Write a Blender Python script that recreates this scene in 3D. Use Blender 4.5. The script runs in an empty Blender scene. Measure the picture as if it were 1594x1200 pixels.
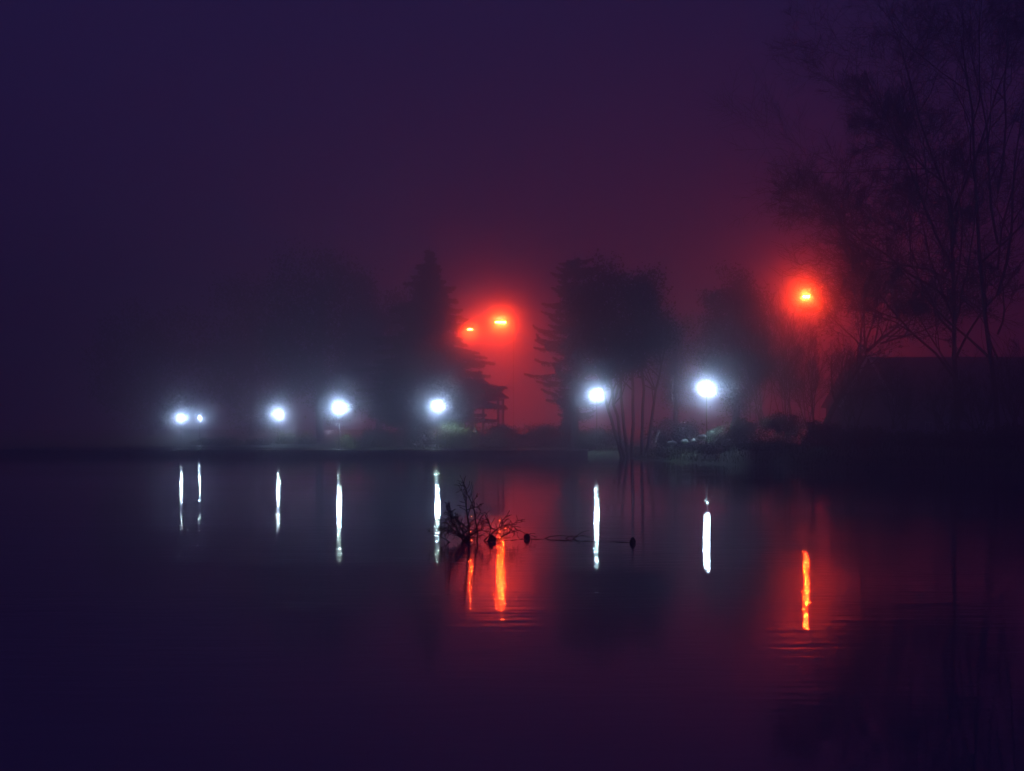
import bpy, math, random
import numpy as np
from mathutils import Vector

# ------------------------------------------------------------------ camera
scene = bpy.context.scene
EYE = 1.6            # metres above the lake
FPX = 2250.0         # focal length in photo pixels (photo is 1594 px wide)
HOR = 682.0          # photo row of the horizon
cam_d = bpy.data.cameras.new("camera")
cam = bpy.data.objects.new("camera", cam_d)
scene.collection.objects.link(cam)
cam.location = (0, 0, EYE)
cam.rotation_euler = (math.radians(90), 0, 0)
cam_d.sensor_width = 36.0
cam_d.lens = 36.0 * FPX / 1594.0
cam_d.shift_y = (HOR - 600.0) / 1594.0
cam_d.clip_start = 0.05
cam_d.clip_end = 3000.0
scene.camera = cam

# ------------------------------------------------------------------ night sky
world = bpy.data.worlds.new("World")
scene.world = world
world.use_nodes = True
wn = world.node_tree.nodes
bg = wn.get("Background") or wn.new("ShaderNodeBackground")
bg.inputs["Color"].default_value = (0.28, 0.21, 1.0, 1)
bg.inputs["Strength"].default_value = 0.062

vs = scene.view_settings
vs.view_transform = 'Standard'
vs.look = 'None'
vs.exposure = 0.0
vs.gamma = 1.0
vs.use_curve_mapping = False

cy = scene.cycles
cy.use_adaptive_sampling = False
cy.use_denoising = True
try:
    cy.denoiser = 'OPENIMAGEDENOISE'
    cy.denoising_input_passes = 'RGB_ALBEDO_NORMAL'
except Exception:
    pass
cy.max_bounces = 4
cy.use_light_tree = False
cy.diffuse_bounces = 1
cy.glossy_bounces = 2
cy.transmission_bounces = 2
cy.volume_bounces = 2
cy.transparent_max_bounces = 8
cy.sample_clamp_indirect = 4.0
cy.sample_clamp_direct = 0.0
cy.blur_glossy = 0.0
cy.caustics_reflective = False
cy.caustics_refractive = False

FOG = 0.0112
WHITE_E = 8800.0
RED_E = 12200.0

# ------------------------------------------------------------------ helpers
col = scene.collection
rng = np.random.default_rng(11)


def at(px, py, dist):
    """World point seen at photo pixel (px, py) at distance dist down the view."""
    return ((px - 797.0) / FPX * dist, dist, EYE + (HOR - py) / FPX * dist)


def xat(px, dist):
    return (px - 797.0) / FPX * dist


def tag(o, label=None, cat=None, group=None, kind=None):
    if label: o["label"] = label
    if cat: o["category"] = cat
    if group: o["group"] = group
    if kind: o["kind"] = kind
    return o


def mesh_from(name, verts, faces, smooth=False):
    """faces: numpy array (n,3|4), or a list of arrays / lists."""
    me = bpy.data.meshes.new(name)
    verts = np.asarray(verts, dtype=np.float32).reshape(-1, 3)
    if isinstance(faces, np.ndarray):
        groups = [faces]
    else:
        groups = [np.asarray([f for f in faces if len(f) == n], dtype=np.int32)
                  for n in sorted({len(f) for f in faces})]
    loops = np.concatenate([g.reshape(-1) for g in groups]).astype(np.int32)
    sizes = np.concatenate([np.full(len(g), g.shape[1], dtype=np.int32) for g in groups])
    starts = np.concatenate([[0], np.cumsum(sizes)[:-1]]).astype(np.int32)
    me.vertices.add(len(verts)); me.vertices.foreach_set("co", verts.reshape(-1))
    me.loops.add(len(loops)); me.loops.foreach_set("vertex_index", loops)
    me.polygons.add(len(sizes))
    me.polygons.foreach_set("loop_start", starts)
    me.polygons.foreach_set("loop_total", sizes)
    if smooth:
        me.polygons.foreach_set("use_smooth", np.ones(len(sizes), dtype=bool))
    me.update(calc_edges=True)
    me.validate()
    return me


def obj(name, me, mat, parent=None, loc=(0, 0, 0)):
    o = bpy.data.objects.new(name, me)
    col.objects.link(o)
    if mat is not None and not me.materials:
        me.materials.append(mat)
    o.location = loc
    if parent is not None:
        o.parent = parent
    return o


def empty(name, loc=(0, 0, 0), rz=0.0):
    o = bpy.data.objects.new(name, None)
    o.empty_display_size = 0.3
    col.objects.link(o)
    o.location = loc
    o.rotation_euler = (0, 0, rz)
    return o


class MB:
    """Collects boxes, prisms and lathes for one mesh."""
    def __init__(self):
        self.v = []; self.f = []

    def add(self, vs_, fs_):
        b = len(self.v)
        self.v += [tuple(p) for p in vs_]
        self.f += [tuple(i + b for i in f) for f in fs_]
        return self

    def box(self, x0, x1, y0, y1, z0, z1):
        p = [(x0, y0, z0), (x1, y0, z0), (x1, y1, z0), (x0, y1, z0),
             (x0, y0, z1), (x1, y0, z1), (x1, y1, z1), (x0, y1, z1)]
        return self.add(p, [(3, 2, 1, 0), (4, 5, 6, 7), (0, 1, 5, 4), (1, 2, 6, 5), (2, 3, 7, 6), (3, 0, 4, 7)])

    def lathe(self, prof, n=16, c=(0, 0, 0), sx=1.0, sy=1.0):
        vs_, fs_ = [], []
        for r, z in prof:
            for k in range(n):
                a = 2 * math.pi * k / n
                vs_.append((c[0] + sx * r * math.cos(a), c[1] + sy * r * math.sin(a), c[2] + z))
        for i in range(len(prof) - 1):
            for k in range(n):
                k2 = (k + 1) % n
                fs_.append((i * n + k, i * n + k2, (i + 1) * n + k2, (i + 1) * n + k))
        fs_.append(tuple(reversed(range(n))))
        fs_.append(tuple(range((len(prof) - 1) * n, len(prof) * n)))
        return self.add(vs_, fs_)

    def bar(self, p, q, w, h=None):
        h = h or w
        p = Vector(p); q = Vector(q); d = (q - p).normalized()
        up = Vector((0, 0, 1)) if abs(d.z) < 0.95 else Vector((1, 0, 0))
        s = d.cross(up).normalized() * (w / 2); u = s.cross(d).normalized() * (h / 2)
        vs_ = [e + a * s + b * u for e in (p, q) for a, b in ((-1, -1), (1, -1), (1, 1), (-1, 1))]
        return self.add(vs_, [(3, 2, 1, 0), (4, 5, 6, 7), (0, 1, 5, 4), (1, 2, 6, 5), (2, 3, 7, 6), (3, 0, 4, 7)])

    def build(self, name, mat, parent=None, loc=(0, 0, 0), smooth=False):
        return obj(name, mesh_from(name, self.v, self.f, smooth), mat, parent, loc)


def sweep(lines, sides=5):
    """lines: list of (points (n,3), radii (n,)) -> verts, quads."""
    V, F = [], []
    base = 0
    ang = np.arange(sides) * 2 * np.pi / sides
    ca, sa = np.cos(ang), np.sin(ang)
    for pts, rad in lines:
        pts = np.asarray(pts, float); rad = np.asarray(rad, float)
        n = len(pts)
        t = np.gradient(pts, axis=0)
        t /= np.linalg.norm(t, axis=1, keepdims=True) + 1e-9
        ref = np.array([0.3, 0.2, 1.0]) if abs(t[0][2]) < 0.8 else np.array([1.0, 0.2, 0.1])
        s = np.cross(t, ref); s /= np.linalg.norm(s, axis=1, keepdims=True) + 1e-9
        u = np.cross(s, t)
        ring = pts[:, None, :] + rad[:, None, None] * (s[:, None, :] * ca[None, :, None] + u[:, None, :] * sa[None, :, None])
        V.append(ring.reshape(-1, 3))
        i = np.arange(n - 1)[:, None] * sides
        k = np.arange(sides)[None, :]
        k2 = (k + 1) % sides
        q = np.stack([i + k, i + k2, i + sides + k2, i + sides + k], -1).reshape(-1, 4) + base
        F.append(q)
        base += n * sides
    return np.concatenate(V), np.concatenate(F)


def leaves(pts, size, r, aspect=0.6, flat=0.0, dirs=None, out=None):
    """One small bent-free leaf quad for each point."""
    n = len(pts)
    nrm = r.normal(size=(n, 3)); nrm[:, 2] += flat * 3
    if out is not None:
        o_ = pts - np.array(out)
        nrm += 1.9 * o_ / (np.linalg.norm(o_, axis=1, keepdims=True) + 1e-6)
    nrm /= np.linalg.norm(nrm, axis=1, keepdims=True)
    d = r.normal(size=(n, 3)) if dirs is None else dirs + r.normal(size=(n, 3)) * 0.35
    a = d - nrm * np.sum(d * nrm, 1, keepdims=True)
    a /= np.linalg.norm(a, axis=1, keepdims=True) + 1e-9
    b = np.cross(nrm, a)
    s = (size * r.uniform(0.6, 1.35, n))[:, None]
    p0 = pts - a * s * 0.5
    p1 = pts + b * s * aspect * 0.5
    p2 = pts + a * s * 0.6
    p3 = pts - b * s * aspect * 0.5
    V = np.stack([p0, p1, p2, p3], 1).reshape(-1, 3)
    F = np.arange(n * 4).reshape(n, 4)
    return V, F


# ------------------------------------------------------------------ materials
def new_mat(name):
    m = bpy.data.materials.new(name)
    m.use_nodes = True
    nt = m.node_tree
    return m, nt, nt.nodes, nt.links


def noisy(name, c1, c2, scale=4.0, rough=0.8, bump=0.0, bscale=None, detail=4.0, spec=0.3):
    m, nt, N, L = new_mat(name)
    p = N["Principled BSDF"]
    p.inputs["Roughness"].default_value = rough
    p.inputs["Specular IOR Level"].default_value = spec
    tc = N.new("ShaderNodeTexCoord")
    no = N.new("ShaderNodeTexNoise"); no.inputs["Scale"].default_value = scale; no.inputs["Detail"].default_value = detail
    L.new(tc.outputs["Object"], no.inputs["Vector"])
    rp = N.new("ShaderNodeValToRGB")
    rp.color_ramp.elements[0].position = 0.32; rp.color_ramp.elements[1].position = 0.68
    rp.color_ramp.elements[0].color = (*c1, 1); rp.color_ramp.elements[1].color = (*c2, 1)
    L.new(no.outputs["Fac"], rp.inputs["Fac"]); L.new(rp.outputs["Color"], p.inputs["Base Color"])
    if bump:
        n2 = N.new("ShaderNodeTexNoise"); n2.inputs["Scale"].default_value = bscale or scale * 4
        n2.inputs["Detail"].default_value = 5
        L.new(tc.outputs["Object"], n2.inputs["Vector"])
        b = N.new("ShaderNodeBump"); b.inputs["Strength"].default_value = 0.7; b.inputs["Distance"].default_value = bump
        L.new(n2.outputs["Fac"], b.inputs["Height"]); L.new(b.outputs["Normal"], p.inputs["Normal"])
    return m


def emit(name, color, strength):
    m, nt, N, L = new_mat(name)
    N.remove(N["Principled BSDF"])
    e = N.new("ShaderNodeEmission")
    e.inputs["Color"].default_value = (*color, 1); e.inputs["Strength"].default_value = strength
    L.new(e.outputs[0], N["Material Output"].inputs["Surface"])
    return m


M = {}
M["grass"] = noisy("lawn", (0.050, 0.064, 0.026), (0.105, 0.120, 0.050), 0.9, 0.85, 0.05, 9)
M["blade"] = noisy("grass_blades", (0.035, 0.050, 0.018), (0.085, 0.098, 0.038), 1.5, 0.6)
M["bark"] = noisy("bark", (0.035, 0.027, 0.022), (0.095, 0.078, 0.064), 5, 0.85, 0.03, 14)
M["bark_pale"] = noisy("pale_bark", (0.16, 0.15, 0.14), (0.42, 0.41, 0.40), 3, 0.8, 0.03, 12)
M["twig"] = noisy("twigs", (0.030, 0.022, 0.018), (0.070, 0.052, 0.042), 3, 0.8)
M["needles"] = noisy("needles", (0.018, 0.030, 0.018), (0.048, 0.066, 0.036), 0.8, 0.6)
M["evergreen"] = noisy("evergreen_leaves", (0.025, 0.038, 0.018), (0.065, 0.085, 0.038), 1.0, 0.5)
M["willow"] = noisy("lamplight_tinted_leaves", (0.20, 0.16, 0.045), (0.38, 0.30, 0.10), 1.2, 0.6)  # yellow sodium lamplight put into the leaf colour, no lamp behind
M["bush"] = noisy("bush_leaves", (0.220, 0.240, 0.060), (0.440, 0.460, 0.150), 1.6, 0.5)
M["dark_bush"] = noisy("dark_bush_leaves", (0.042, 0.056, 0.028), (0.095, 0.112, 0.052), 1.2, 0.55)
M["pale_bush"] = noisy("pale_bush_leaves", (0.22, 0.24, 0.18), (0.50, 0.51, 0.42), 3.0, 0.5)
M["dry_leaf"] = noisy("withered_leaves", (0.05, 0.03, 0.018), (0.11, 0.065, 0.035), 3, 0.7)
M["metal"] = noisy("painted_post", (0.012, 0.014, 0.016), (0.030, 0.032, 0.036), 6, 0.45, spec=0.5)
M["galv"] = noisy("galvanised_pole", (0.14, 0.14, 0.15), (0.26, 0.26, 0.27), 8, 0.5, spec=0.5)
M["stone"] = noisy("shore_stone", (0.10, 0.095, 0.09), (0.24, 0.23, 0.215), 2.5, 0.7, 0.04, 7)
M["wet_stone"] = noisy("wet_coping", (0.10, 0.095, 0.09), (0.22, 0.21, 0.20), 2.5, 0.27, 0.006, 5, spec=0.6)
M["wet_path"] = noisy("wet_path", (0.07, 0.068, 0.066), (0.13, 0.125, 0.12), 1.2, 0.22, 0.004, 3, spec=0.6)
M["rock"] = noisy("pale_rock", (0.45, 0.44, 0.44), (0.78, 0.77, 0.77), 3.5, 0.7, 0.06, 6)
M["wood"] = noisy("weathered_wood", (0.05, 0.036, 0.026), (0.12, 0.09, 0.066), 4, 0.7, 0.01, 20)
M["roof"] = noisy("roof_tiles", (0.050, 0.036, 0.032), (0.11, 0.078, 0.066), 3, 0.75, 0.02, 18)
M["plaster"] = noisy("stained_boarding", (0.055, 0.045, 0.038), (0.11, 0.092, 0.078), 1.3, 0.85, 0.01, 20)
M["trim"] = noisy("painted_trim", (0.50, 0.49, 0.48), (0.72, 0.71, 0.70), 6, 0.6)
M["glass"] = noisy("dark_glass", (0.012, 0.013, 0.016), (0.022, 0.024, 0.028), 2, 0.06, spec=0.6)
M["rubber"] = noisy("dark_float", (0.020, 0.020, 0.022), (0.050, 0.048, 0.048), 9, 0.55)
M["rope"] = noisy("wet_rope", (0.03, 0.026, 0.022), (0.07, 0.06, 0.05), 30, 0.7)
M["lamp_white"] = emit("cold_globe_glass", (0.72, 0.92, 1.0), 120.0)
M["lamp_white"].cycles.emission_sampling = 'NONE'
M["lamp_red"] = emit("sodium_lens", (1.0, 0.044, 0.004), RED_E)


def water_material():
    m, nt, N, L = new_mat("lake_water")
    N.remove(N["Principled BSDF"])
    tc = N.new("ShaderNodeTexCoord")

    def noise(sx, sy, scale, detail=3.0, off=0.0):
        mp = N.new("ShaderNodeMapping")
        mp.inputs["Scale"].default_value = (sx, sy, 1.0)
        mp.inputs["Location"].default_value = (off, off * 0.7, off)
        L.new(tc.outputs["Object"], mp.inputs["Vector"])
        n = N.new("ShaderNodeTexNoise")
        n.inputs["Scale"].default_value = scale; n.inputs["Detail"].default_value = detail
        L.new(mp.outputs["Vector"], n.inputs["Vector"])
        return n.outputs["Fac"]

    def math_(op, a, b):
        n = N.new("ShaderNodeMath"); n.operation = op
        for i, v in enumerate((a, b)):
            if isinstance(v, (int, float)): n.inputs[i].default_value = v
            else: L.new(v, n.inputs[i])
        return n.outputs[0]

    # wind patches: long streaks across the lake where the ripples are rougher
    patch = N.new("ShaderNodeMapRange")
    patch.inputs["From Min"].default_value = 0.38; patch.inputs["From Max"].default_value = 0.66
    patch.inputs["To Min"].default_value = 0.28; patch.inputs["To Max"].default_value = 1.5
    L.new(noise(0.018, 0.16, 1.0, 2.0, 3.1), patch.inputs["Value"])
    fine = noise(0.32, 1.0, 5.0, 3.0, 0.0)
    mid = noise(0.25, 1.0, 1.1, 2.0, 8.0)
    h = math_('ADD', math_('MULTIPLY', fine, 0.37), math_('MULTIPLY', mid, 0.52))
    h = math_('MULTIPLY', h, patch.outputs[0])
    b = N.new("ShaderNodeBump"); b.inputs["Strength"].default_value = 1.0
    b.inputs["Distance"].default_value = 0.0105
    L.new(h, b.inputs["Height"])
    gl = N.new("ShaderNodeBsdfGlossy"); gl.distribution = 'BECKMANN'
    gl.inputs["Roughness"].default_value = 0.024
    gl.inputs["Color"].default_value = (1, 1, 1, 1)
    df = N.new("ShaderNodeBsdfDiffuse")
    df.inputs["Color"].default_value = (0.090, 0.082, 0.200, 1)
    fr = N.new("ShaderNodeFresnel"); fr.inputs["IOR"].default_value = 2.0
    mx = N.new("ShaderNodeMixShader")
    L.new(b.outputs["Normal"], gl.inputs["Normal"])
    L.new(b.outputs["Normal"], fr.inputs["Normal"])
    L.new(fr.outputs[0], mx.inputs[0]); L.new(df.outputs[0], mx.inputs[1]); L.new(gl.outputs[0], mx.inputs[2])
    L.new(mx.outputs[0], N["Material Output"].inputs["Surface"])
    return m


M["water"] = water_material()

# ------------------------------------------------------------------ lake and land
SHORE = [(-380, 140), (-120, 133), (-60, 127), (-30, 124.5), (0, 124), (6.5, 123.5), (9.2, 118), (10.1, 110), (10.9, 98),
         (13.5, 87), (17.9, 80), (21.8, 75), (25.0, 70), (29.4, 61), (60, 40), (120, -48)]
_sh = np.array(SHORE, float)


def shore_dist(x, y):
    """Signed distance to the shoreline, positive on land."""
    x = np.asarray(x, float); y = np.asarray(y, float)
    best = np.full(x.shape, 1e9); sign = np.ones(x.shape)
    for (x0, y0), (x1, y1) in zip(SHORE[:-1], SHORE[1:]):
        dx, dy = x1 - x0, y1 - y0
        t = np.clip(((x - x0) * dx + (y - y0) * dy) / (dx * dx + dy * dy), 0, 1)
        d = np.hypot(x - x0 - t * dx, y - y0 - t * dy)
        cr = dx * (y - y0) - dy * (x - x0)
        upd = d < best - 1e-9
        best = np.where(upd, d, best); sign = np.where(upd, np.sign(cr), sign)
    return best * sign


def land_z(x, y):
    x = np.asarray(x, float); y = np.asarray(y, float)
    sd = shore_dist(x, y)
    d = np.clip(sd, 0, None)
    lift = np.clip(1 - np.exp(-d / 1.6), 0, 1)
    dd = np.minimum(d, 95.0)
    z = 0.05 + 0.56 * lift + 0.012 * np.clip(dd - 3, 0, None) + 0.00014 * np.clip(dd - 3, 0, None) ** 2
    east = np.clip((x - 9.0) / 6.0, 0, 1) * np.clip((118 - y) / 10, 0, 1)
    z += east * 0.45 * lift
    z += 0.10 * np.sin(x * 0.31 + 1.3) * np.sin(y * 0.23) * np.clip((d - 4) / 6, 0, 1)
    bed = np.clip(sd, -6, 0) * 0.28
    return np.where(sd > 0, z, -0.12 + bed)


def gz(x, y):
    return float(land_z(np.array([x]), np.array([y]))[0])


def axis(stops):
    out = [stops[0][0]]
    for (a, _), (b, step) in zip(stops[:-1], stops[1:]):
        n = max(1, int(round((b - a) / step)))
        out += list(np.linspace(a, b, n + 1)[1:])
    return np.array(out)


gx = axis([(-390, 0), (-100, 10), (-60, 2), (30, 0.8), (60, 2), (390, 15)])
gy = axis([(-55, 0), (36, 6), (60, 3), (118, 1.0), (140, 0.7), (200, 2), (510, 10)])
X, Y = np.meshgrid(gx, gy)
Z = land_z(X, Y)
nx, ny = len(gx), len(gy)
i = np.arange(ny - 1)[:, None] * nx + np.arange(nx - 1)[None, :]
quads = np.stack([i, i + 1, i + nx + 1, i + nx], -1).reshape(-1, 4)
ground = obj("ground", mesh_from("ground", np.stack([X, Y, Z], -1), quads, True), M["grass"])
tag(ground, kind="structure")

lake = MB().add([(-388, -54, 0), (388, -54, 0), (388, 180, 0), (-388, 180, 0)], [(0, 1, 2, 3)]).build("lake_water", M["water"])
tag(lake, kind="structure")

# retaining wall along the far shore, with a coping, and the wet path behind it
wall_line = [(x, y) for x, y in SHORE if -121 <= x <= 6.6]
wl = []
for (x0, y0), (x1, y1) in zip(wall_line[:-1], wall_line[1:]):
    n = max(2, int(abs(x1 - x0) / 1.6))
    for t in np.linspace(0, 1, n, endpoint=False):
        wl.append((x0 + (x1 - x0) * t, y0 + (y1 - y0) * t))
wl.append(wall_line[-1])


def ribbon(line, prof, smooth=False):
    """prof: list of (offset towards land, z); sweeps it along the line."""
    V, F = [], []
    n = len(prof)
    for k, (x, y) in enumerate(line):
        a = line[max(0, k - 1)]; b = line[min(len(line) - 1, k + 1)]
        tx, ty = b[0] - a[0], b[1] - a[1]; l = math.hypot(tx, ty)
        nxv, nyv = -ty / l, tx / l
        jig = 0.02 * math.sin(k * 1.7) + 0.015 * math.sin(k * 0.61 + 1)
        for o_, z_ in prof:
            V.append((x + nxv * (o_ + jig), y + nyv * (o_ + jig), z_))
    for k in range(len(line) - 1):
        for j in range(n):
            j2 = (j + 1) % n
            F.append((k * n + j, (k + 1) * n + j, (k + 1) * n + j2, k * n + j2))
    F.append(tuple(range(n))); F.append(tuple((len(line) - 1) * n + j for j in reversed(range(n))))
    return mesh_from("ribbon", V, F, smooth)


wall = empty("shore_wall", (0, 0, 0))
obj("wall", ribbon(wl, [(-0.32, -1.2), (0.20, -1.2), (0.20, 0.52), (-0.20, 0.52)]), M["stone"], wall)
cop = [(-0.30, 0.525), (0.28, 0.525), (0.28, 0.635)] + [(-0.22 - 0.08 * math.sin(a), 0.545 + 0.085 * math.cos(a)) for a in np.linspace(0, math.pi / 2, 8)]
obj("coping", ribbon(wl, cop, True), M["wet_stone"], wall)
tag(wall, "low stone retaining wall along the far shore of the lake", "wall")
path = obj("path", ribbon(wl, [(0.30, 0.40), (2.3, 0.40), (2.3, 0.650), (0.30, 0.640)]), M["wet_path"])
tag(path, kind="structure")

# ------------------------------------------------------------------ lamps
def park_lamp(px, py, dist, label):
    x, y, z = at(px, py, dist)
    g = gz(x, y)
    root = empty("park_lamp", (x, y, g))
    h = z - g
    r = 0.14 if px == 311 else 0.19
    MB().lathe([(0.15, -0.15), (0.15, 0.10), (0.11, 0.14), (0.10, 0.62), (0.075, 0.68), (0.062, 0.72), (0.036, h - r - 0.10)], 12).build("post", M["metal"], root, smooth=True)
    MB().lathe([(0.05, h - r - 0.11), (0.13, h - r - 0.07), (0.15, h - r + 0.02), (0.14, h - r + 0.045)], 12).build("collar", M["metal"], root, smooth=True)
    MB().lathe([(r * math.sin(a), h - r * math.cos(a)) for a in np.linspace(0.28, math.pi - 0.02, 9)], 20).build("globe", M["lamp_white"], root, smooth=True)
    MB().lathe([(0.02, h + r - 0.004), (0.055, h + r + 0.004), (0.03, h + r + 0.05), (0.008, h + r + 0.09)], 8).build("finial", M["metal"], root, smooth=True)
    ld = bpy.data.lights.new("bulb", 'POINT')
    rb = r + 0.012
    ld.energy = WHITE_E * (0.4 if px == 311 else 1.0)
    ld.color = (0.50, 0.88, 1.0)
    ld.shadow_soft_size = rb
    lo = bpy.data.objects.new("bulb", ld); col.objects.link(lo); lo.location = (0, 0, h); lo.parent = root
    tag(root, label, "lamp", "white globe park lamps along the shore")
    return root


LAMPS = [(282, 651, 170, "leftmost white globe lamp, brighter of the close pair at far left"),
         (311, 650, 186, "small dim white globe lamp just right of the leftmost one"),
         (433, 646, 152, "white globe lamp standing over the pair of low yellow green bushes"),
         (528, 635, 130, "white globe lamp between the low bushes and the park bench lamp"),
         (681, 633, 130, "white globe lamp above the park bench and the rounded green bush"),
         (929, 615, 126, "white globe lamp seen beside the slender stems of the multi-stemmed tree"),
         (1100, 607, 99, "largest white globe lamp, above the pale rocks on the right bank")]
for a in LAMPS:
    park_lamp(*a)


def street_lamp(px, py, dist, label, arm_dir, drop=0.10, R=0.62):
    x, y, z = at(px, py, dist)
    ax = x + arm_dir * 1.9
    g = gz(ax, y)
    root = empty("street_lamp", (ax, y, g))
    h = z - g
    pts = [(0, 0, -0.3), (0, 0, h - 2.2), (0, 0, h - 0.6), (-arm_dir * 0.25, 0, h + 0.05), (-arm_dir * 0.8, 0, h + 0.30), (-arm_dir * 1.5, 0, h + 0.36)]
    rad = [0.11, 0.085, 0.07, 0.055, 0.05, 0.045]
    v, f = sweep([(pts[:3], rad[:3])], 10); obj("pole", mesh_from("pole", v, f, True), M["galv"], root)
    v, f = sweep([(pts[2:], rad[2:])], 8); obj("arm", mesh_from("arm", v, f, True), M["galv"], root)
    c = (-arm_dir * 1.9, 0, h)
    # head: shallow hood over a drop lens
    q = R / 0.45
    hood = [(0.02, 0.44), (0.22 * q, 0.42), (0.40 * q, 0.34), (0.50 * q, 0.22), (0.52 * q, 0.10), (0.47 * q, 0.09)]
    MB().lathe(list(reversed(hood)), 16, c, 1.0, 0.55).build("hood", M["galv"], root, smooth=True)
    lens = [(0.03, 0.085 - drop), (0.22 * q, 0.085 - 0.94 * drop), (0.35 * q, 0.085 - 0.75 * drop), (0.43 * q, 0.085 - 0.35 * drop), (0.45 * q, 0.085)]
    MB().lathe(lens, 10, c, 1.0, 0.55).build("lens", M["lamp_red"], root, smooth=True)
    tag(root, label, "street lamp", "red glowing street lamps on the road behind the trees")
    return root


street_lamp(732, 513, 226, "lower left red street lamp peeping through the tall fir's branches", -1, 0.12, 0.36)
street_lamp(779, 502, 212, "red street lamp in the clear gap between fir and cedar", 1, 0.10, 0.76)
street_lamp(1255, 461, 205, "red street lamp with orange core behind bare branches at right", 1, 0.34, 0.52)

# ------------------------------------------------------------------ haze
HX, HY0, HY1, HZ0, HZ1 = 395, -58, 515, -3.2, 48
haze = MB().box(-HX, HX, HY0, HY1, HZ0, HZ1).build("haze", None)
hm, nt, N, L = new_mat("night_fog")
N.remove(N["Principled BSDF"])
# fog droplets scatter in a broad lobe and a narrow forward peak (the aureole round each lamp)
add = N.new("ShaderNodeAddShader")
for k, (dens, g_, c_) in enumerate(((FOG * 0.53, 0.30, (1.0, 0.46, 0.87)), (FOG * 0.47, 0.994, (0.46, 0.88, 1.0)))):
    pv = N.new("ShaderNodeVolumePrincipled")
    pv.inputs["Color"].default_value = (*c_, 1)
    pv.inputs["Density"].default_value = dens
    pv.inputs["Anisotropy"].default_value = g_
    L.new(pv.outputs[0], add.inputs[k])
L.new(add.outputs[0], N["Material Output"].inputs["Volume"])
try:
    hm.cycles.homogeneous_volume = True
    hm.cycles.volume_sampling = 'MULTIPLE_IMPORTANCE'
except Exception:
    pass
haze.data.materials.append(hm)
tag(haze, "thin grey night mist hanging over the whole lake", "fog", kind="stuff")


# ------------------------------------------------------------------ vegetation builders
def crown_points(center, radii, n_clumps, per, spread, r, shell=0.62):
    c = np.array(center); R = np.array(radii)
    d = r.normal(size=(n_clumps, 3)); d /= np.linalg.norm(d, axis=1, keepdims=True)
    rad = r.uniform(shell ** 3, 1, n_clumps) ** (1 / 3.0)
    lump = 1 + 0.16 * np.sin(d[:, 0] * 5 + 1) * np.sin(d[:, 2] * 6 + c[0]) + r.normal(size=n_clumps) * 0.06
    cl = c + d * R * (rad * lump)[:, None]
    pts = np.repeat(cl, per, 0) + r.normal(size=(n_clumps * per, 3)) * spread * np.array([1, 1, 0.75])
    return cl, pts


def limb(p, q, r0, r1, r, n=6, sag=0.0, wig=0.06):
    p = np.array(p, float); q = np.array(q, float)
    t = np.linspace(0, 1, n)[:, None]
    l = np.linalg.norm(q - p)
    pts = p + (q - p) * t + np.sin(t * np.pi) * np.array([0, 0, sag * l])
    pts[1:-1] += r.normal(size=(n - 2, 3)) * wig * l / n * 2
    return pts, np.linspace(r0, r1, n)


def broad_tree(name, label, px, dist, top, bot, halfw, mat="evergreen", seed=1, clumps=150, per=70, leaf=0.30, stems=None, trunk_px=None, depth=1.0, cat="tree", shell=0.55, group=None):
    """Leafy tree: crown ellipsoid between photo rows top and bot, half width halfw px."""
    r = np.random.default_rng(seed)
    cx, cy_, zt = at(px, top, dist); zb = at(px, bot, dist)[2]
    tx = xat(trunk_px if trunk_px else px, dist)
    g = gz(tx, cy_)
    root = empty(name, (tx, cy_, g))
    hw = halfw / FPX * dist
    c = np.array([cx - tx, 0, (zt + zb) / 2 - g]); R = np.array([hw, hw * depth, (zt - zb) / 2])
    cl, pts = crown_points(c, R, clumps, per, 0.11 * hw + 0.18, r, shell)
    pts = pts[pts[:, 2] > 0.4]
    V, F = leaves(pts, leaf, r)
    lines = []
    if stems:
        tops = []
        for bx, tx_px, ty_px in stems:
            b = np.array([xat(bx, dist) - tx, r.uniform(-0.4, 0.4), -0.2])
            e = at(tx_px, ty_px, dist); e = np.array([e[0] - tx, r.uniform(-0.8, 0.8), e[2] - g])
            pts_, rad_ = limb(b, e, 0.16, 0.06, r, 9, 0.0, 0.03)
            lines.append((pts_, rad_)); tops.append(pts_)
    else:
        hgt = c[2] + R[2] * 0.55
        pts_, rad_ = limb((0, 0, -0.3), (c[0] * 0.8, 0, hgt), 0.05 + 0.022 * (zt - g), 0.08, r, 9, 0, 0.05)
        lines.append((pts_, rad_)); tops = [pts_]
    for k in r.choice(len(cl), min(len(cl), 46), replace=False):
        t = tops[int(r.integers(len(tops)))]
        j = int(np.clip(r.integers(len(t) // 2, len(t)), 0, len(t) - 1))
        lines.append(limb(t[j], cl[k], 0.06, 0.012, r, 5, -0.05, 0.10))
    v, f = sweep(lines, 6)
    obj("trunk", mesh_from("trunk", v, f, True), M["bark"], root)
    obj("crown", mesh_from("crown", V, F), M[mat], root)
    tag(root, label, cat, group)
    return root


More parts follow.
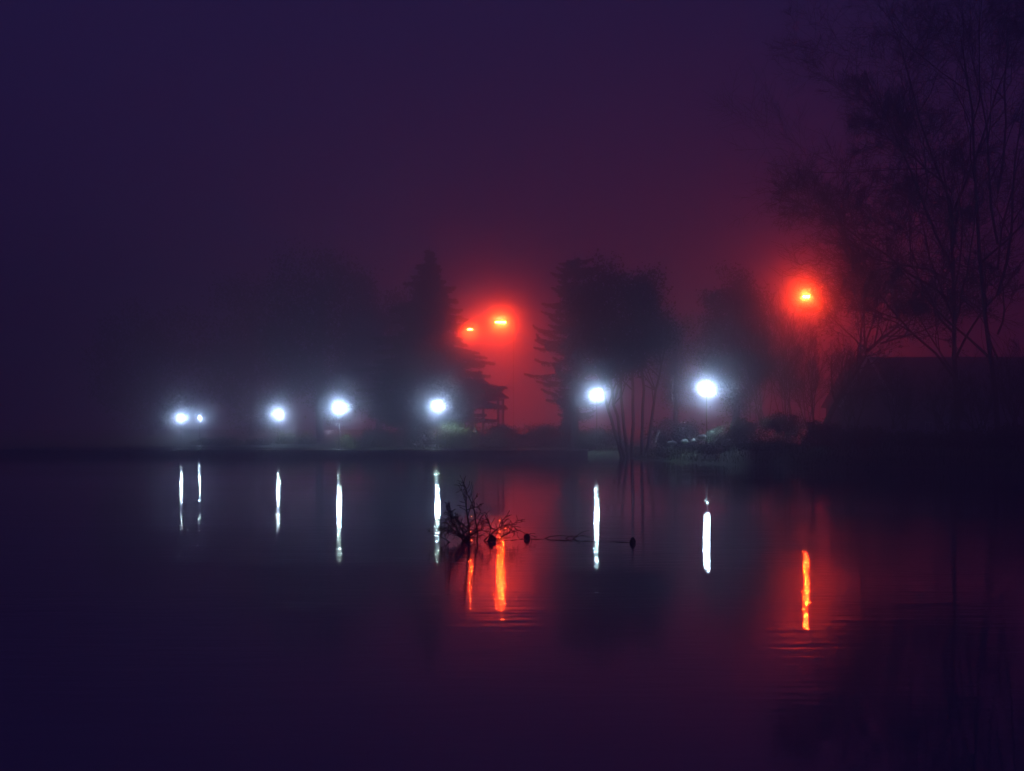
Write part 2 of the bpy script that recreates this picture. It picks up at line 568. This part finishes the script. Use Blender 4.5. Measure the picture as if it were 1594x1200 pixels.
def conifer(name, label, px, dist, top, base_row, profile, seed=2, step=0.42, per_len=34, droop=0.10, tip_up=0.12, leaf=0.30, start=1.5, per_whorl=6, tuft=0.30, gap=None, wild=0.04, vary=(0.62, 1.12)):
    """profile: list of (photo row, half width in px) from top to bottom."""
    r = np.random.default_rng(seed)
    x, y, zt = at(px, top, dist)
    g = gz(x, y)
    root = empty(name, (x, y, g))
    H = zt - g
    rows = np.array([at(px, p[0], dist)[2] - g for p in profile][::-1]); wid = np.array([p[1] / FPX * dist for p in profile][::-1])
    lines = [limb((0, 0, -0.3), (0, 0, H), 0.10 + 0.018 * H, 0.02, r, 12, 0, 0.01)]
    P, D = [], []
    z = start
    while z < H - 0.15:
        w = float(np.interp(z, rows, wid))
        a0 = r.uniform(0, 6.28)
        for k in range(per_whorl):
            a = a0 + 6.283 * k / per_whorl + r.normal() * 0.25
            ln = w * r.uniform(*vary)
            dr = droop + r.normal() * wild
            if gap and math.cos(a) > 0.72 and gap[0] < z < gap[1]:
                ln *= 0.5
            if ln < 0.15: continue
            n = 7
            t = np.linspace(0, 1, n)
            bx = np.cos(a) * ln * t; by = np.sin(a) * ln * t
            bz = z + r.normal() * 0.08 - dr * ln * (t - 0.1) * 1.3 + tip_up * ln * t ** 3
            pts = np.stack([bx, by, bz], 1)
            pts[1:-1, :2] += r.normal(size=(n - 2, 2)) * 0.03 * ln
            lines.append((pts, np.linspace(0.018 + 0.010 * ln, 0.006, n)))
            m = int(per_len * ln) + 6
            tt = r.uniform(0.12, 1.02, m) ** 0.8
            q = np.stack([np.interp(tt, t, pts[:, j]) for j in range(3)], 1)
            side = r.normal(size=m) * (0.10 + 0.16 * ln * np.clip(1.03 - tt, 0.0, 1) * np.clip(tt * 2, 0.3, 1)) * np.clip(1.25 - tt, 0.15, 1)
            q[:, 0] += -np.sin(a) * side; q[:, 1] += np.cos(a) * side
            q[:, 2] += -np.abs(r.normal(size=m)) * tuft * 0.75 * np.clip(1.08 - tt, 0.04, 0.8) + 0.04
            P.append(q)
            D.append(np.stack([np.cos(a) * 0.8 - np.sin(a) * np.sign(side) * 0.5, np.sin(a) * 0.8 + np.cos(a) * np.sign(side) * 0.5, -0.45 + 0.6 * tt], 1))
        z += step * (0.75 + 0.5 * r.random())
    P = np.concatenate(P); D = np.concatenate(D)
    V, F = leaves(P, leaf, r, 0.34, 0.25, D)
    v, f = sweep(lines, 6)
    obj("trunk", mesh_from("trunk", v, f, True), M["bark"], root)
    obj("crown", mesh_from("crown", V, F), M["needles"], root)
    tag(root, label, "tree")
    return root


def grow(lines, tips, p, d, length, rad, level, r, maxlevel, wig=0.16, up=0.05, kids=(5, 8), ratio=0.58, ang=(0.5, 1.0), minr=0.004, bias=None):
    n = 7 if level < 2 else 5
    pts = [np.array(p, float)]
    dd = np.array(d, float); dd /= np.linalg.norm(dd)
    for k in range(n - 1):
        dd = dd + r.normal(size=3) * (wig * (0.45 if level == 0 and rad > 0.11 else 1.0)) + np.array([0, 0, up])
        if bias is not None: dd = dd + bias
        dd /= np.linalg.norm(dd)
        pts.append(pts[-1] + dd * length / (n - 1))
    pts = np.array(pts)
    end = max(minr, rad * 0.28)
    radii = np.linspace(rad, end, n)
    lines.append((level, pts, radii))
    if level >= maxlevel:
        tips.append(pts[-1]); tips.append(pts[n // 2])
        return
    nk = int(r.integers(kids[0], kids[1] + 1))
    for k in range(nk):
        t = 0.22 + 0.78 * (k + r.random()) / nk
        j = min(n - 2, int(t * (n - 1))); fr = t * (n - 1) - j
        q = pts[j] * (1 - fr) + pts[min(j + 1, n - 1)] * fr
        axis_ = pts[min(j + 1, n - 1)] - pts[j]; axis_ /= np.linalg.norm(axis_)
        perp = np.cross(axis_, r.normal(size=3)); perp /= np.linalg.norm(perp)
        a = r.uniform(*ang)
        cd = axis_ * math.cos(a) + perp * math.sin(a)
        grow(lines, tips, q, cd, length * ratio * r.uniform(0.7, 1.2) * (1.15 - 0.45 * t), max(minr, np.interp(t, np.linspace(0, 1, n), radii) * 0.6), level + 1, r, maxlevel, wig, up, kids, ratio, ang, minr, bias)


def bare_tree(name, label, px, dist, starts, seed, maxlevel=3, kids=(5, 7), leaf_n=0, leaf=0.09, bark="bark", minr=0.006, wig=0.14, up=0.04, ratio=0.58, cat="tree", group=None, base_pt=None, twig_mat="twig", leaf_mat="dry_leaf", split=1, rscale=1.0):
    """starts: list of polylines-of-one: (px0,py0,px1,py1,depth offset,radius) main limbs in photo pixels."""
    r = np.random.default_rng(seed)
    x = xat(px, dist); y = dist
    g = gz(x, y)
    root = empty(name, (x, y, g))
    lines, tips = [], []
    for (p0x, p0y, p1x, p1y, dy, rad) in starts:
        rad *= rscale; dy *= rscale
        a = np.array(at(p0x, p0y, dist)) - (x, y, g); b = np.array(at(p1x, p1y, dist)) - (x, y, g)
        b[1] += dy
        grow(lines, tips, a, b - a, float(np.linalg.norm(b - a)), rad, 0, r, maxlevel, wig, up, kids, ratio, minr=minr)
    big = [(p, q) for l, p, q in lines if l < split]; small = [(p, q) for l, p, q in lines if l >= split]
    v, f = sweep(big, 8); obj("trunk", mesh_from("trunk", v, f, True), M[bark], root)
    v, f = sweep(small, 4); cr = obj("crown", mesh_from("crown", v, f, True), M[twig_mat], root)
    if leaf_n:
        tips = np.array(tips)
        sel = tips[r.integers(0, len(tips), leaf_n)] + r.normal(size=(leaf_n, 3)) * 0.05
        V, F = leaves(sel, leaf, r, 0.8)
        obj("withered_leaves", mesh_from("withered_leaves", V, F), M[leaf_mat], cr)
    tag(root, label, cat, group)
    return root


def bush(label, px, dist, top, half, mat="bush", seed=5, depth=1.0, clumps=46, per=60, leaf=0.15, name="bush", group=None, sink=0.0, cat="bush"):
    r = np.random.default_rng(seed)
    x, y, zt = at(px, top, dist)
    g = gz(x, y)
    root = empty(name, (x, y, g))
    h = max(0.5, zt - g); hw = half / FPX * dist
    c = (0, 0, h * 0.42 - sink); R = (hw, hw * depth, h * 0.56)
    cl, pts = crown_points(c, R, clumps, per, 0.10 * hw + 0.07, r, 0.5)
    pts = pts[pts[:, 2] > 0.02]
    V, F = leaves(pts, leaf, r, 0.65, out=c)
    lines = []
    for k in range(min(26, len(cl))):
        e = cl[k].copy(); e[2] = max(0.2, e[2])
        b = np.array([e[0] * 0.25, e[1] * 0.25, -0.12])
        lines.append(limb(b, e, 0.030, 0.008, r, 5, 0.06, 0.12))
    v, f = sweep(lines, 5)
    obj("stems", mesh_from("stems", v, f, True), M["twig"], root)
    obj("foliage", mesh_from("foliage", V, F), M[mat], root)
    tag(root, label, cat, group)
    return root


# ------------------------------------------------------------------ trees, far shore
conifer("fir_tree", "tall dark fir with drooping boughs left of the red street lamps", 668, 140, 382, 690,
        [(380, 2), (400, 12), (430, 32), (480, 62), (520, 90), (560, 112), (585, 126), (620, 128), (655, 90)], seed=21, step=0.52, per_len=125, droop=0.20, tip_up=0.06, leaf=0.34, per_whorl=8, start=3.0, tuft=0.85, wild=0.06, vary=(0.45, 1.15), gap=(10.7, 12.5))
conifer("cedar_tree", "cedar with layered shelf branches just right of the red glow", 895, 132, 392, 690,
        [(390, 10), (415, 34), (450, 50), (490, 58), (520, 66), (570, 74), (600, 74), (640, 40)], seed=22, step=0.74, per_len=110, droop=0.09, tip_up=0.17, leaf=0.28, per_whorl=7, start=3.2, tuft=0.55, wild=0.13, vary=(0.35, 1.16))
broad_tree("evergreen_tree", "round topped evergreen tree on several slender stems at centre", 968, 116, 412, 592, 76, seed=23, clumps=230, per=64, leaf=0.26, trunk_px=990,
           stems=[(972, 940, 545), (978, 958, 520), (984, 985, 500), (999, 1000, 500), (1004, 1035, 545), (968, 925, 560)])
broad_tree("evergreen_tree", "tall oval dark tree right of the centre, left of the orange lamp", 1146, 140, 410, 640, 52, seed=24, clumps=210, per=60, leaf=0.28)
broad_tree("willow_tree", "tree with yellow lamplight put into its leaf colour, between the two dark round trees", 1052, 152, 486, 640, 46, mat="willow", seed=25, clumps=120, per=50, leaf=0.22)
broad_tree("evergreen_tree", "widest dark tree mass left of the tall fir", 500, 164, 388, 645, 92, seed=26, clumps=260, per=60, leaf=0.36)
broad_tree("evergreen_tree", "dark tree standing behind the two leftmost lamp posts' gap", 392, 190, 430, 676, 80, seed=27, clumps=180, per=55, leaf=0.42)
broad_tree("evergreen_tree", "shadowy tree at far left, faint in the fog", 235, 196, 470, 676, 85, seed=28, clumps=170, per=55, leaf=0.42)
broad_tree("evergreen_tree", "dark tree filling the gap behind the tall fir's left side", 592, 170, 440, 660, 60, seed=29, clumps=160, per=55, leaf=0.38)

# ------------------------------------------------------------------ hedges, bushes
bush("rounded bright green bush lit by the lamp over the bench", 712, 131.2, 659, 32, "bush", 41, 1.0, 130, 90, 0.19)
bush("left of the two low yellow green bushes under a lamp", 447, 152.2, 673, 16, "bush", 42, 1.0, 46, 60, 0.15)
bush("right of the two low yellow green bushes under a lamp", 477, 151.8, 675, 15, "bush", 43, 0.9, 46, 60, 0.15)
bush("long low clipped dark bush between two lamps on the left", 592, 140, 669, 36, "dark_bush", 44, 0.6, 80, 60, 0.18)
bush("low dark bush left of the pair of yellow green bushes", 398, 149, 684, 18, "dark_bush", 45, 0.8, 40, 50, 0.16)
bush("dark hedge bush just right of the bright green bush", 782, 138, 664, 46, "dark_bush", 46, 0.6, 90, 70, 0.18)
bush("dark hedge bush in front of the cedar's trunk", 850, 140, 662, 40, "dark_bush", 47, 0.6, 80, 70, 0.18)
bush("dark hedge bush below the lamp with the blue white halo", 925, 134, 668, 42, "dark_bush", 48, 0.6, 80, 70, 0.18)
bush("small upright shrub against the hedge by the cedar trunk", 884, 134, 628, 13, "dark_bush", 49, 1.0, 60, 60, 0.16)
bush("green hedge behind the pale rocks on the right bank", 1052, 118, 655, 44, "dark_bush", 50, 0.5, 90, 70, 0.17)
bush("pale leaved shrub lit white above the rocks", 1118, 99, 657, 20, "pale_bush", 51, 1.0, 40, 50, 0.13)
bush("greyish shrub right of the pale leaved one", 1155, 97, 650, 24, "dark_bush", 52, 1.0, 60, 60, 0.14)
bush("dark bush under the fir just left of the park bench", 646, 137, 662, 24, "dark_bush", 54, 0.7, 60, 60, 0.17)
bush("low rounded shrub hiding the end of the shore wall", 914, 126, 686, 22, "dark_bush", 55, 0.9, 50, 60, 0.14)
bush("low rounded shrub between the lamp pair and the yellow green bushes", 352, 146, 683, 22, "dark_bush", 56, 0.8, 50, 60, 0.16)
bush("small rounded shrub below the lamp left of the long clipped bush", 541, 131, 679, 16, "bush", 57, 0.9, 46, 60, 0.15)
bush("low bush at the far left shoreline below the lamp pair", 318, 148, 689, 22, "dark_bush", 53, 0.7, 40, 50, 0.16)
for k, (px, d, top, half, lab) in enumerate([
        (1215, 96, 640, 34, "dark bush under the bare thicket on the right bank"),
        (1282, 92, 655, 38, "dark bush at the foot of the leaning tree"),
        (1345, 89, 668, 40, "low dark bush in front of the boathouse gable"),
        (1420, 85, 676, 44, "low dark bush in front of the boathouse long wall"),
        (1495, 82, 672, 46, "dark waterside bush below the big bare tree"),
        (1575, 78, 664, 52, "rightmost dark bush at the edge of the picture"),
        (1040, 103, 700, 22, "low dark tussocky bush at the point of the bank"),
        (1110, 95, 702, 28, "low dark bush below the rocks at the waterline"),
        (1190, 89, 704, 34, "low dark waterside bush right of the rocks")]):
    bush(lab, px, d, top, half, "dark_bush", 60 + k, 0.9, 60, 60, 0.13)

# ------------------------------------------------------------------ bare trees, right bank
bare_tree("bare_tree", "big bare tree towering over the right edge of the lake", 1490, 96,
          [(1492, 700, 1478, 250, 0.0, 0.14), (1484, 420, 1330, 120, 0.6, 0.075), (1484, 470, 1255, 350, -0.8, 0.065), (1486, 380, 1420, -20, 0.8, 0.07),
           (1484, 330, 1600, 60, -0.5, 0.075), (1488, 520, 1330, 395, 0.8, 0.055), (1486, 560, 1620, 330, 0.5, 0.06), (1482, 300, 1360, 190, -0.9, 0.06),
           (1486, 500, 1400, 300, 1.2, 0.05), (1486, 580, 1400, 470, 0.9, 0.05), (1486, 450, 1560, 250, 1.2, 0.05),
           (1484, 440, 1290, 280, 0.9, 0.055)],
          71, maxlevel=4, kids=(6, 7), minr=0.010, wig=0.15, up=0.02, ratio=0.58, rscale=1.5)
bare_tree("bare_tree", "second bare tree with thick trunk at the right margin", 1556, 90,
          [(1556, 720, 1552, 60, 0.0, 0.12), (1553, 380, 1480, 20, 0.5, 0.06), (1553, 460, 1650, 160, -0.5, 0.07), (1554, 560, 1470, 380, 0.6, 0.05), (1553, 300, 1590, -60, 0.5, 0.06),
           (1553, 520, 1600, 400, 0.5, 0.05), (1553, 420, 1500, 240, -0.7, 0.05)],
          72, maxlevel=4, kids=(5, 6), minr=0.010, wig=0.13, up=0.03, ratio=0.56, rscale=1.5)
bare_tree("leaning_tree", "leaning tree with dark seed clusters in front of the orange lamp", 1283, 104,
          [(1283, 665, 1346, 548, 0.0, 0.17), (1346, 550, 1420, 505, 0.3, 0.10), (1340, 560, 1300, 430, -0.3, 0.06), (1346, 548, 1345, 420, 0.4, 0.06),
           (1370, 535, 1500, 500, 0.4, 0.06), (1352, 546, 1262, 492, 0.3, 0.05), (1360, 540, 1390, 420, -0.3, 0.05),
           (1346, 550, 1320, 400, -0.5, 0.05), (1380, 530, 1470, 440, -0.4, 0.05)],
          73, maxlevel=3, kids=(6, 8), leaf_n=2600, leaf=0.15, minr=0.009, wig=0.13, up=0.03, rscale=1.4)
for k, (px, d, top, lab, sd) in enumerate([(1225, 106, 480, "bare upright thicket below and left of the orange lamp", 81),
                                       (1180, 112, 500, "bare twiggy thicket beside the tall oval tree", 82),
                                       (1262, 102, 520, "bare thicket just below the orange lamp's glow", 83),
                                       (1325, 98, 560, "bare thicket in front of the boathouse gable", 84),
                                       (1400, 95, 575, "bare thicket in front of the boathouse roof", 85),
                                       (1470, 92, 590, "bare thicket between the boathouse and the big bare tree", 86),
                                       (1528, 88, 575, "bare thicket between the two big bare trunks", 87),
                                       (1582, 86, 560, "bare thicket at the right edge of the picture", 88)]):
    st = []
    rr = np.random.default_rng(sd)
    for j in range(9):
        st.append((px + rr.uniform(-14, 14), 668, px + rr.uniform(-46, 46), top + rr.uniform(-15, 60), rr.uniform(-1.2, 1.2), 0.035))
    bare_tree("bare_thicket", lab, px, d, st, sd, maxlevel=2, kids=(9, 12), minr=0.007, wig=0.08, up=0.10, ratio=0.42, cat="shrub", leaf_n=300, leaf=0.10)

# ------------------------------------------------------------------ gazebo
gzx, gzy, _ = at(744, 650, 150)
gzz = gz(gzx, gzy)
gaz = empty("gazebo", (gzx, gzy, gzz))
tag(gaz, "open park pavilion on posts under the tall fir", "gazebo")
HR = 2.75
hexp = [(HR * math.cos(math.radians(60 * k + 20)), HR * math.sin(math.radians(60 * k + 20))) for k in range(6)]
eave_z = at(0, 620, 150)[2] - gzz
peak_z = at(0, 590, 150)[2] - gzz
for hx, hy in hexp:
    MB().box(hx - 0.13, hx + 0.13, hy - 0.13, hy + 0.13, -0.3, eave_z - 0.03).build("post", M["wood"], gaz)
roofm = MB()
ov = 1.24
ring = [(x * ov, y * ov, eave_z) for x, y in hexp] + [(x * ov, y * ov, eave_z + 0.16) for x, y in hexp] + [(x * 0.22, y * 0.22, peak_z) for x, y in hexp]
rf = []
for k in range(6):
    k2 = (k + 1) % 6
    rf += [(k, k2, 6 + k2, 6 + k), (6 + k, 6 + k2, 12 + k2, 12 + k)]
rf += [tuple(reversed(range(6))), tuple(range(12, 18))]
roof = roofm.add(ring, rf).build("roof", M["roof"], gaz)
MB().lathe([(0.5, peak_z + 0.002), (0.42, peak_z + 0.25), (0.05, peak_z + 0.55)], 6).build("finial", M["roof"], roof)
MB().lathe([(HR + 0.35, -0.3), (HR + 0.35, 0.12), (HR + 0.25, 0.16)], 6).build("floor_slab", M["stone"], gaz)
for k in (0, 1, 2, 3, 4):
    a, b = hexp[k], hexp[(k + 1) % 6]
    MB().bar((a[0], a[1], eave_z - 0.16), (b[0], b[1], eave_z - 0.16), 0.12, 0.2).build("beam", M["wood"], gaz)

# ------------------------------------------------------------------ bench
bx, by, _ = at(676, 695, 127.9)
bz = gz(bx, by)
bench = empty("park_bench", (bx, by, bz))
tag(bench, "slatted wooden park bench by the water under a lamp", "bench")
for s in (-0.92, 0.0, 0.92):
    MB().bar((s, -0.24, -0.06), (s, -0.22, 0.42), 0.06, 0.06).bar((s, 0.22, -0.06), (s, 0.34, 0.92), 0.06, 0.06).bar((s, -0.26, 0.41), (s, 0.26, 0.39), 0.06, 0.05).build("leg", M["metal"], bench)
for k in range(4):
    y0 = -0.27 + 0.125 * k
    MB().box(-1.05, 1.05, y0, y0 + 0.10, 0.435, 0.475).build("seat_slat", M["wood"], bench)
for k in range(3):
    z0 = 0.54 + 0.14 * k
    y0 = 0.215 + 0.035 * k
    MB().box(-1.05, 1.05, y0, y0 + 0.03, z0, z0 + 0.10).build("back_slat", M["wood"], bench)

# ------------------------------------------------------------------ rocks on the right bank
rock_specs = [(1021, 683, 104, 0.10, 0.62, 0.28, "tall pale leaning slab at the foot of the multi-stemmed tree"),
              (1046, 690, 102, 0.36, 0.17, 0.0, "leftmost flat pale rock in the row on the bank"),
              (1066, 687, 101, 0.28, 0.16, 0.1, "second pale rock in the row on the bank"),
              (1080, 686, 100, 0.20, 0.14, -0.1, "third and smallest pale rock in the row"),
              (1093, 680, 98, 0.30, 0.18, 0.2, "pale rock just below the white lit shrub")]
for k, (px, py, d, w, h, tilt, lab) in enumerate(rock_specs):
    r = np.random.default_rng(90 + k)
    x, y, z = at(px, py, d)
    g = gz(x, y)
    vs_, fs_ = [], []
    nu, nv = 9, 6
    for jv in range(nv + 1):
        ph = math.pi * jv / nv
        for ju in range(nu):
            th = 2 * math.pi * ju / nu
            rr = 1 + 0.18 * math.sin(3 * th + k) * math.sin(2 * ph + k) + r.normal() * 0.07
            vs_.append((w * rr * math.sin(ph) * math.cos(th) + tilt * h * -math.cos(ph) * -1.5, 0.8 * w * rr * math.sin(ph) * math.sin(th), h * rr * math.cos(ph)))
    for jv in range(nv):
        for ju in range(nu):
            j2 = (ju + 1) % nu
            fs_.append((jv * nu + ju, (jv + 1) * nu + ju, (jv + 1) * nu + j2, jv * nu + j2))
    o = MB().add(vs_, fs_).build("rock", M["rock"], None, (x, y, max(g + h * 0.35, z)))
    tag(o, lab, "rock", "pale rocks on the right bank")

# ------------------------------------------------------------------ boathouse
BD = 132.0
bhx, bhy = xat(1350, BD), BD
bhg = gz(bhx + 3, bhy + 2)
house = empty("boathouse", (bhx, bhy, bhg))
tag(house, "long dark boathouse with gabled tiled roof behind the leaning tree", "building")
ridge = at(0, 553, BD)[2] - bhg
eave = at(0, 622, BD)[2] - bhg
GW = 2.25          # half width of the gable
LEN = 15.5
walls = MB()
# gable end looks at the lake; the long side wing runs to the right behind it
front = [(-GW, 0, -0.4), (GW, 0, -0.4), (GW, 0, eave), (0, 0, ridge - 0.12), (-GW, 0, eave)]
back = [(x, 7.0, z) for x, y, z in front]
walls.add(front + back, [(0, 1, 2, 3, 4), (9, 8, 7, 6, 5), (0, 5, 6, 1), (1, 6, 7, 2), (5, 0, 4, 9)])
walls.build("wall", M["plaster"], house)
wing = MB()
w0 = GW + 0.002
p = [(w0, 1.0, -0.4), (LEN, 1.0, -0.4), (LEN, 1.0, eave), (w0, 1.0, eave), (w0, 6.0, -0.4), (LEN, 6.0, -0.4), (LEN, 6.0, eave), (w0, 6.0, eave)]
wing.add(p, [(0, 1, 2, 3), (5, 4, 7, 6), (1, 5, 6, 2), (4, 0, 3, 7)])
wing.build("wing_wall", M["plaster"], house)


def slab(pts4, th):
    a = [Vector(q) for q in pts4]
    n = (a[1] - a[0]).cross(a[3] - a[0]).normalized() * th
    return [tuple(q) for q in a] + [tuple(q + n) for q in a], [(3, 2, 1, 0), (4, 5, 6, 7), (0, 1, 5, 4), (1, 2, 6, 5), (2, 3, 7, 6), (3, 0, 4, 7)]


sl = (ridge - eave) / GW
for sgn in (-1, 1):
    e = GW + 0.35
    q = [(0, -0.4, ridge), (0, 7.3, ridge), (sgn * e, 7.3, ridge - sl * e), (sgn * e, -0.4, ridge - sl * e)]
    if sgn > 0: q = [q[0], q[3], q[2], q[1]]
    vs_, fs_ = slab(q, 0.12)
    MB().add(vs_, fs_).build("roof", M["roof"], house)
    MB().bar((0, -0.46, ridge - 0.06), (sgn * e, -0.46, ridge - sl * e - 0.06), 0.06, 0.22).build("barge_board", M["trim"], house)
wr = ridge - 0.02
for sgn in (-1, 1):
    ym = 3.5
    q = [(0.3, ym, wr), (LEN + 0.3, ym, wr), (LEN + 0.3, ym + sgn * 2.9, eave - 0.15), (0.3, ym + sgn * 2.9, eave - 0.15)]
    if sgn < 0: q = [q[0], q[3], q[2], q[1]]
    vs_, fs_ = slab(q, 0.12)
    MB().add(vs_, fs_).build("wing_roof", M["roof"], house)
MB().add([(LEN, 1.0, eave + 0.002), (LEN, 6.0, eave + 0.002), (LEN, 3.5, wr - 0.14)], [(0, 1, 2)]).build("gable_end", M["plaster"], house)
for px in (1446, 1476, 1530):
    xw = xat(px, BD + 1) - bhx
    win = MB().box(xw - 0.36, xw + 0.36, 0.93, 0.998, 0.75, 2.05).build("window", M["trim"], house)
    for sx in (-1, 1):
        MB().box(xw + (0.17 * sx) - 0.14, xw + (0.17 * sx) + 0.14, 0.915, 0.928, 0.82, 1.98).build("pane", M["glass"], win)
dr = MB().box(-0.55, 0.55, -0.05, -0.002, -0.2, 1.98).build("door", M["wood"], house)
MB().box(0.40, 0.44, -0.10, -0.052, 0.9, 1.04).build("handle", M["galv"], dr)

# ------------------------------------------------------------------ things afloat
snag_d = 22.4
sx_, sy_, _ = at(742, 843, snag_d)
snag = empty("snag", (sx_, sy_, 0))
tag(snag, "tangled dead branches sticking out of the water in front of the red reflection", "branches")
r = np.random.default_rng(7)
lines, tips = [], []
grow(lines, tips, (-0.10, 0.0, -0.10), (0.15, 0.05, 1.0), 0.62, 0.022, 0, r, 2, 0.22, 0.02, (6, 8), 0.5, minr=0.0035)
grow(lines, tips, (-0.05, 0.05, -0.05), (-0.75, -0.1, 0.75), 0.60, 0.016, 0, r, 2, 0.2, -0.04, (5, 7), 0.5, minr=0.0035)
grow(lines, tips, (0.02, 0.0, -0.05), (0.8, 0.0, 0.65), 0.52, 0.014, 0, r, 2, 0.2, -0.04, (4, 6), 0.5, minr=0.0035)
grow(lines, tips, (0.0, 0.1, -0.05), (0.05, 0.1, 1.0), 0.85, 0.014, 0, r, 1, 0.22, 0.02, (3, 4), 0.28, minr=0.0035)
grow(lines, tips, (-0.05, -0.05, -0.04), (-0.9, -0.1, 0.30), 0.52, 0.014, 0, r, 2, 0.22, -0.02, (4, 6), 0.5, minr=0.0035)
grow(lines, tips, (0.05, -0.1, -0.06), (-0.25, -0.3, 0.85), 0.34, 0.016, 0, r, 2, 0.3, -0.05, (6, 8), 0.55, minr=0.0035)
grow(lines, tips, (-0.10, 0.05, -0.04), (-0.6, 0.2, 0.45), 0.42, 0.014, 0, r, 2, 0.25, -0.02, (6, 8), 0.55, minr=0.0035)
grow(lines, tips, (0.06, 0.08, -0.05), (0.25, -0.2, 0.9), 0.50, 0.013, 0, r, 2, 0.25, 0.0, (6, 8), 0.5, minr=0.0035)
grow(lines, tips, (-0.14, -0.05, -0.05), (-0.25, 0.1, 0.9), 0.40, 0.013, 0, r, 2, 0.28, 0.0, (6, 8), 0.55, minr=0.0035)
grow(lines, tips, (-0.18, 0.0, -0.05), (0.3, 0.0, 0.5), 0.36, 0.018, 0, r, 2, 0.35, -0.03, (6, 8), 0.55, minr=0.0035)
lines = [(l, p * 1.38, q * 1.15) for l, p, q in lines]
v, f = sweep([(p, q) for l, p, q in lines if l == 0], 6); obj("limb", mesh_from("limb", v, f, True), M["twig"], snag)
v, f = sweep([(p, q) for l, p, q in lines if l > 0], 4); tw = obj("twigs", mesh_from("twigs", v, f, True), M["twig"], snag); tag(tw, kind="stuff")


def drift(px, py, label, segs, name="floating_branch"):
    d = EYE * FPX / (py - HOR)
    x, y, _ = at(px, py, d)
    root = empty(name, (x, y, 0))
    L_ = []
    rr = np.random.default_rng(int(px))
    for a, b, r0 in segs:
        L_.append(limb(a, b, r0, r0 * 0.4, rr, 6, 0.10, 0.05))
    v, f = sweep(L_[:1], 6); obj("limb", mesh_from("limb", v, f, True), M["twig"], root)
    for l_ in L_[1:]:
        v, f = sweep([l_], 5); obj("twig", mesh_from("twig", v, f, True), M["twig"], root)
    tag(root, label, "branch")


drift(774, 842, "small fan of forked twigs between the snag and the first float",
      [((-0.06, 0, -0.02), (0.03, 0, 0.02), 0.010), ((0.0, 0, 0.0), (0.20, 0.02, 0.13), 0.009), ((0.0, 0, 0.01), (0.21, -0.04, 0.06), 0.007), ((0.02, 0, 0.0), (0.16, 0.1, 0.03), 0.006)])
drift(890, 838, "thin forked branch floating right of the middle float",
      [((-0.45, 0, -0.012), (0.06, 0, 0.012), 0.010), ((0.04, 0, 0.005), (0.28, 0.0, 0.13), 0.009), ((-0.1, 0, 0.0), (0.36, -0.1, 0.004), 0.008), ((0.02, 0, 0.0), (0.30, -0.05, 0.03), 0.007)])

float_pos = []
for px, py, s, lab in ((766, 843, 1.0, "dark round float half hidden in the tangled branches"),
                       (820, 839, 0.8, "dark egg shaped float on its own right of the branches"),
                       (985, 845, 0.75, "faint dark float farthest right on the rope line")):
    d = EYE * FPX / (py - HOR)
    x, y, _ = at(px, py, d)
    root = empty("float", (x, y, 0))
    R_ = 0.062 * s
    MB().lathe([(R_ * math.sin(a) * (1 - 0.10 * math.cos(a)), 0.024 - R_ * 1.15 * math.cos(a)) for a in np.linspace(0.12, math.pi - 0.22, 12)], 18).build("body", M["rubber"], root, smooth=True)
    rj = np.random.default_rng(int(px))
    for vtx in root.children[0].data.vertices:
        vtx.co *= 1 + 0.10 * math.sin(vtx.co.x * 70 + px) * math.sin(vtx.co.z * 55 + 1) + rj.normal() * 0.03
    MB().lathe([(0.016, 0.024 + R_ * 1.10), (0.018, 0.024 + R_ * 1.2), (0.010, 0.024 + R_ * 1.34), (0.004, 0.024 + R_ * 1.36)], 10).build("eye", M["rubber"], root, smooth=True)
    tag(root, lab, "float", "dark floats on the lake")
    float_pos.append((x, y))
pts = []
for (x0, y0), (x1, y1) in zip(float_pos[:-1], float_pos[1:]):
    for t in np.linspace(0, 1, 14, endpoint=False):
        pts.append((x0 + (x1 - x0) * t, y0 + (y1 - y0) * t + 0.05 * math.sin(t * 9), 0.001 + 0.004 * math.sin(t * 23)))
pts.append((float_pos[-1][0], float_pos[-1][1], 0.0))
v, f = sweep([(pts, [0.004] * len(pts))], 6)
rope = obj("float_rope", mesh_from("float_rope", v, f, True), M["rope"])
tag(rope, "thin dark rope on the water linking the floats", "rope")

# ------------------------------------------------------------------ grass on the banks
r = np.random.default_rng(3)
n = 60000
gxp = np.concatenate([r.uniform(-45, 12, n // 3), r.uniform(9, 38, n - n // 3)])
gyp = np.concatenate([r.uniform(124, 136, n // 3), r.uniform(60, 124, n - n // 3)])
sd = shore_dist(gxp, gyp)
ok = (sd > 0.05) & (sd < np.where(gxp > 7, 7, 11)) & ~((gxp < 7) & (sd < 2.5))
gxp, gyp, sd = gxp[ok], gyp[ok], sd[ok]
gzp = land_z(gxp, gyp)
n = len(gxp)
hgt = r.uniform(0.10, 0.32, n) * np.where(gxp > 7, 1.2, 0.6)
th = r.uniform(0, 6.28, n); w = 0.018
bx_ = np.stack([np.cos(th) * w, np.sin(th) * w, np.zeros(n)], 1)
base = np.stack([gxp, gyp, gzp - 0.02], 1)
tip = base + np.stack([r.normal(size=n) * 0.08, r.normal(size=n) * 0.08, hgt], 1)
V = np.stack([base - bx_, base + bx_, tip], 1).reshape(-1, 3)
gr = obj("grass", mesh_from("grass", V, np.arange(n * 3).reshape(n, 3)), M["blade"])
tag(gr, "rough grass along the banks of the lake", "grass", kind="stuff")
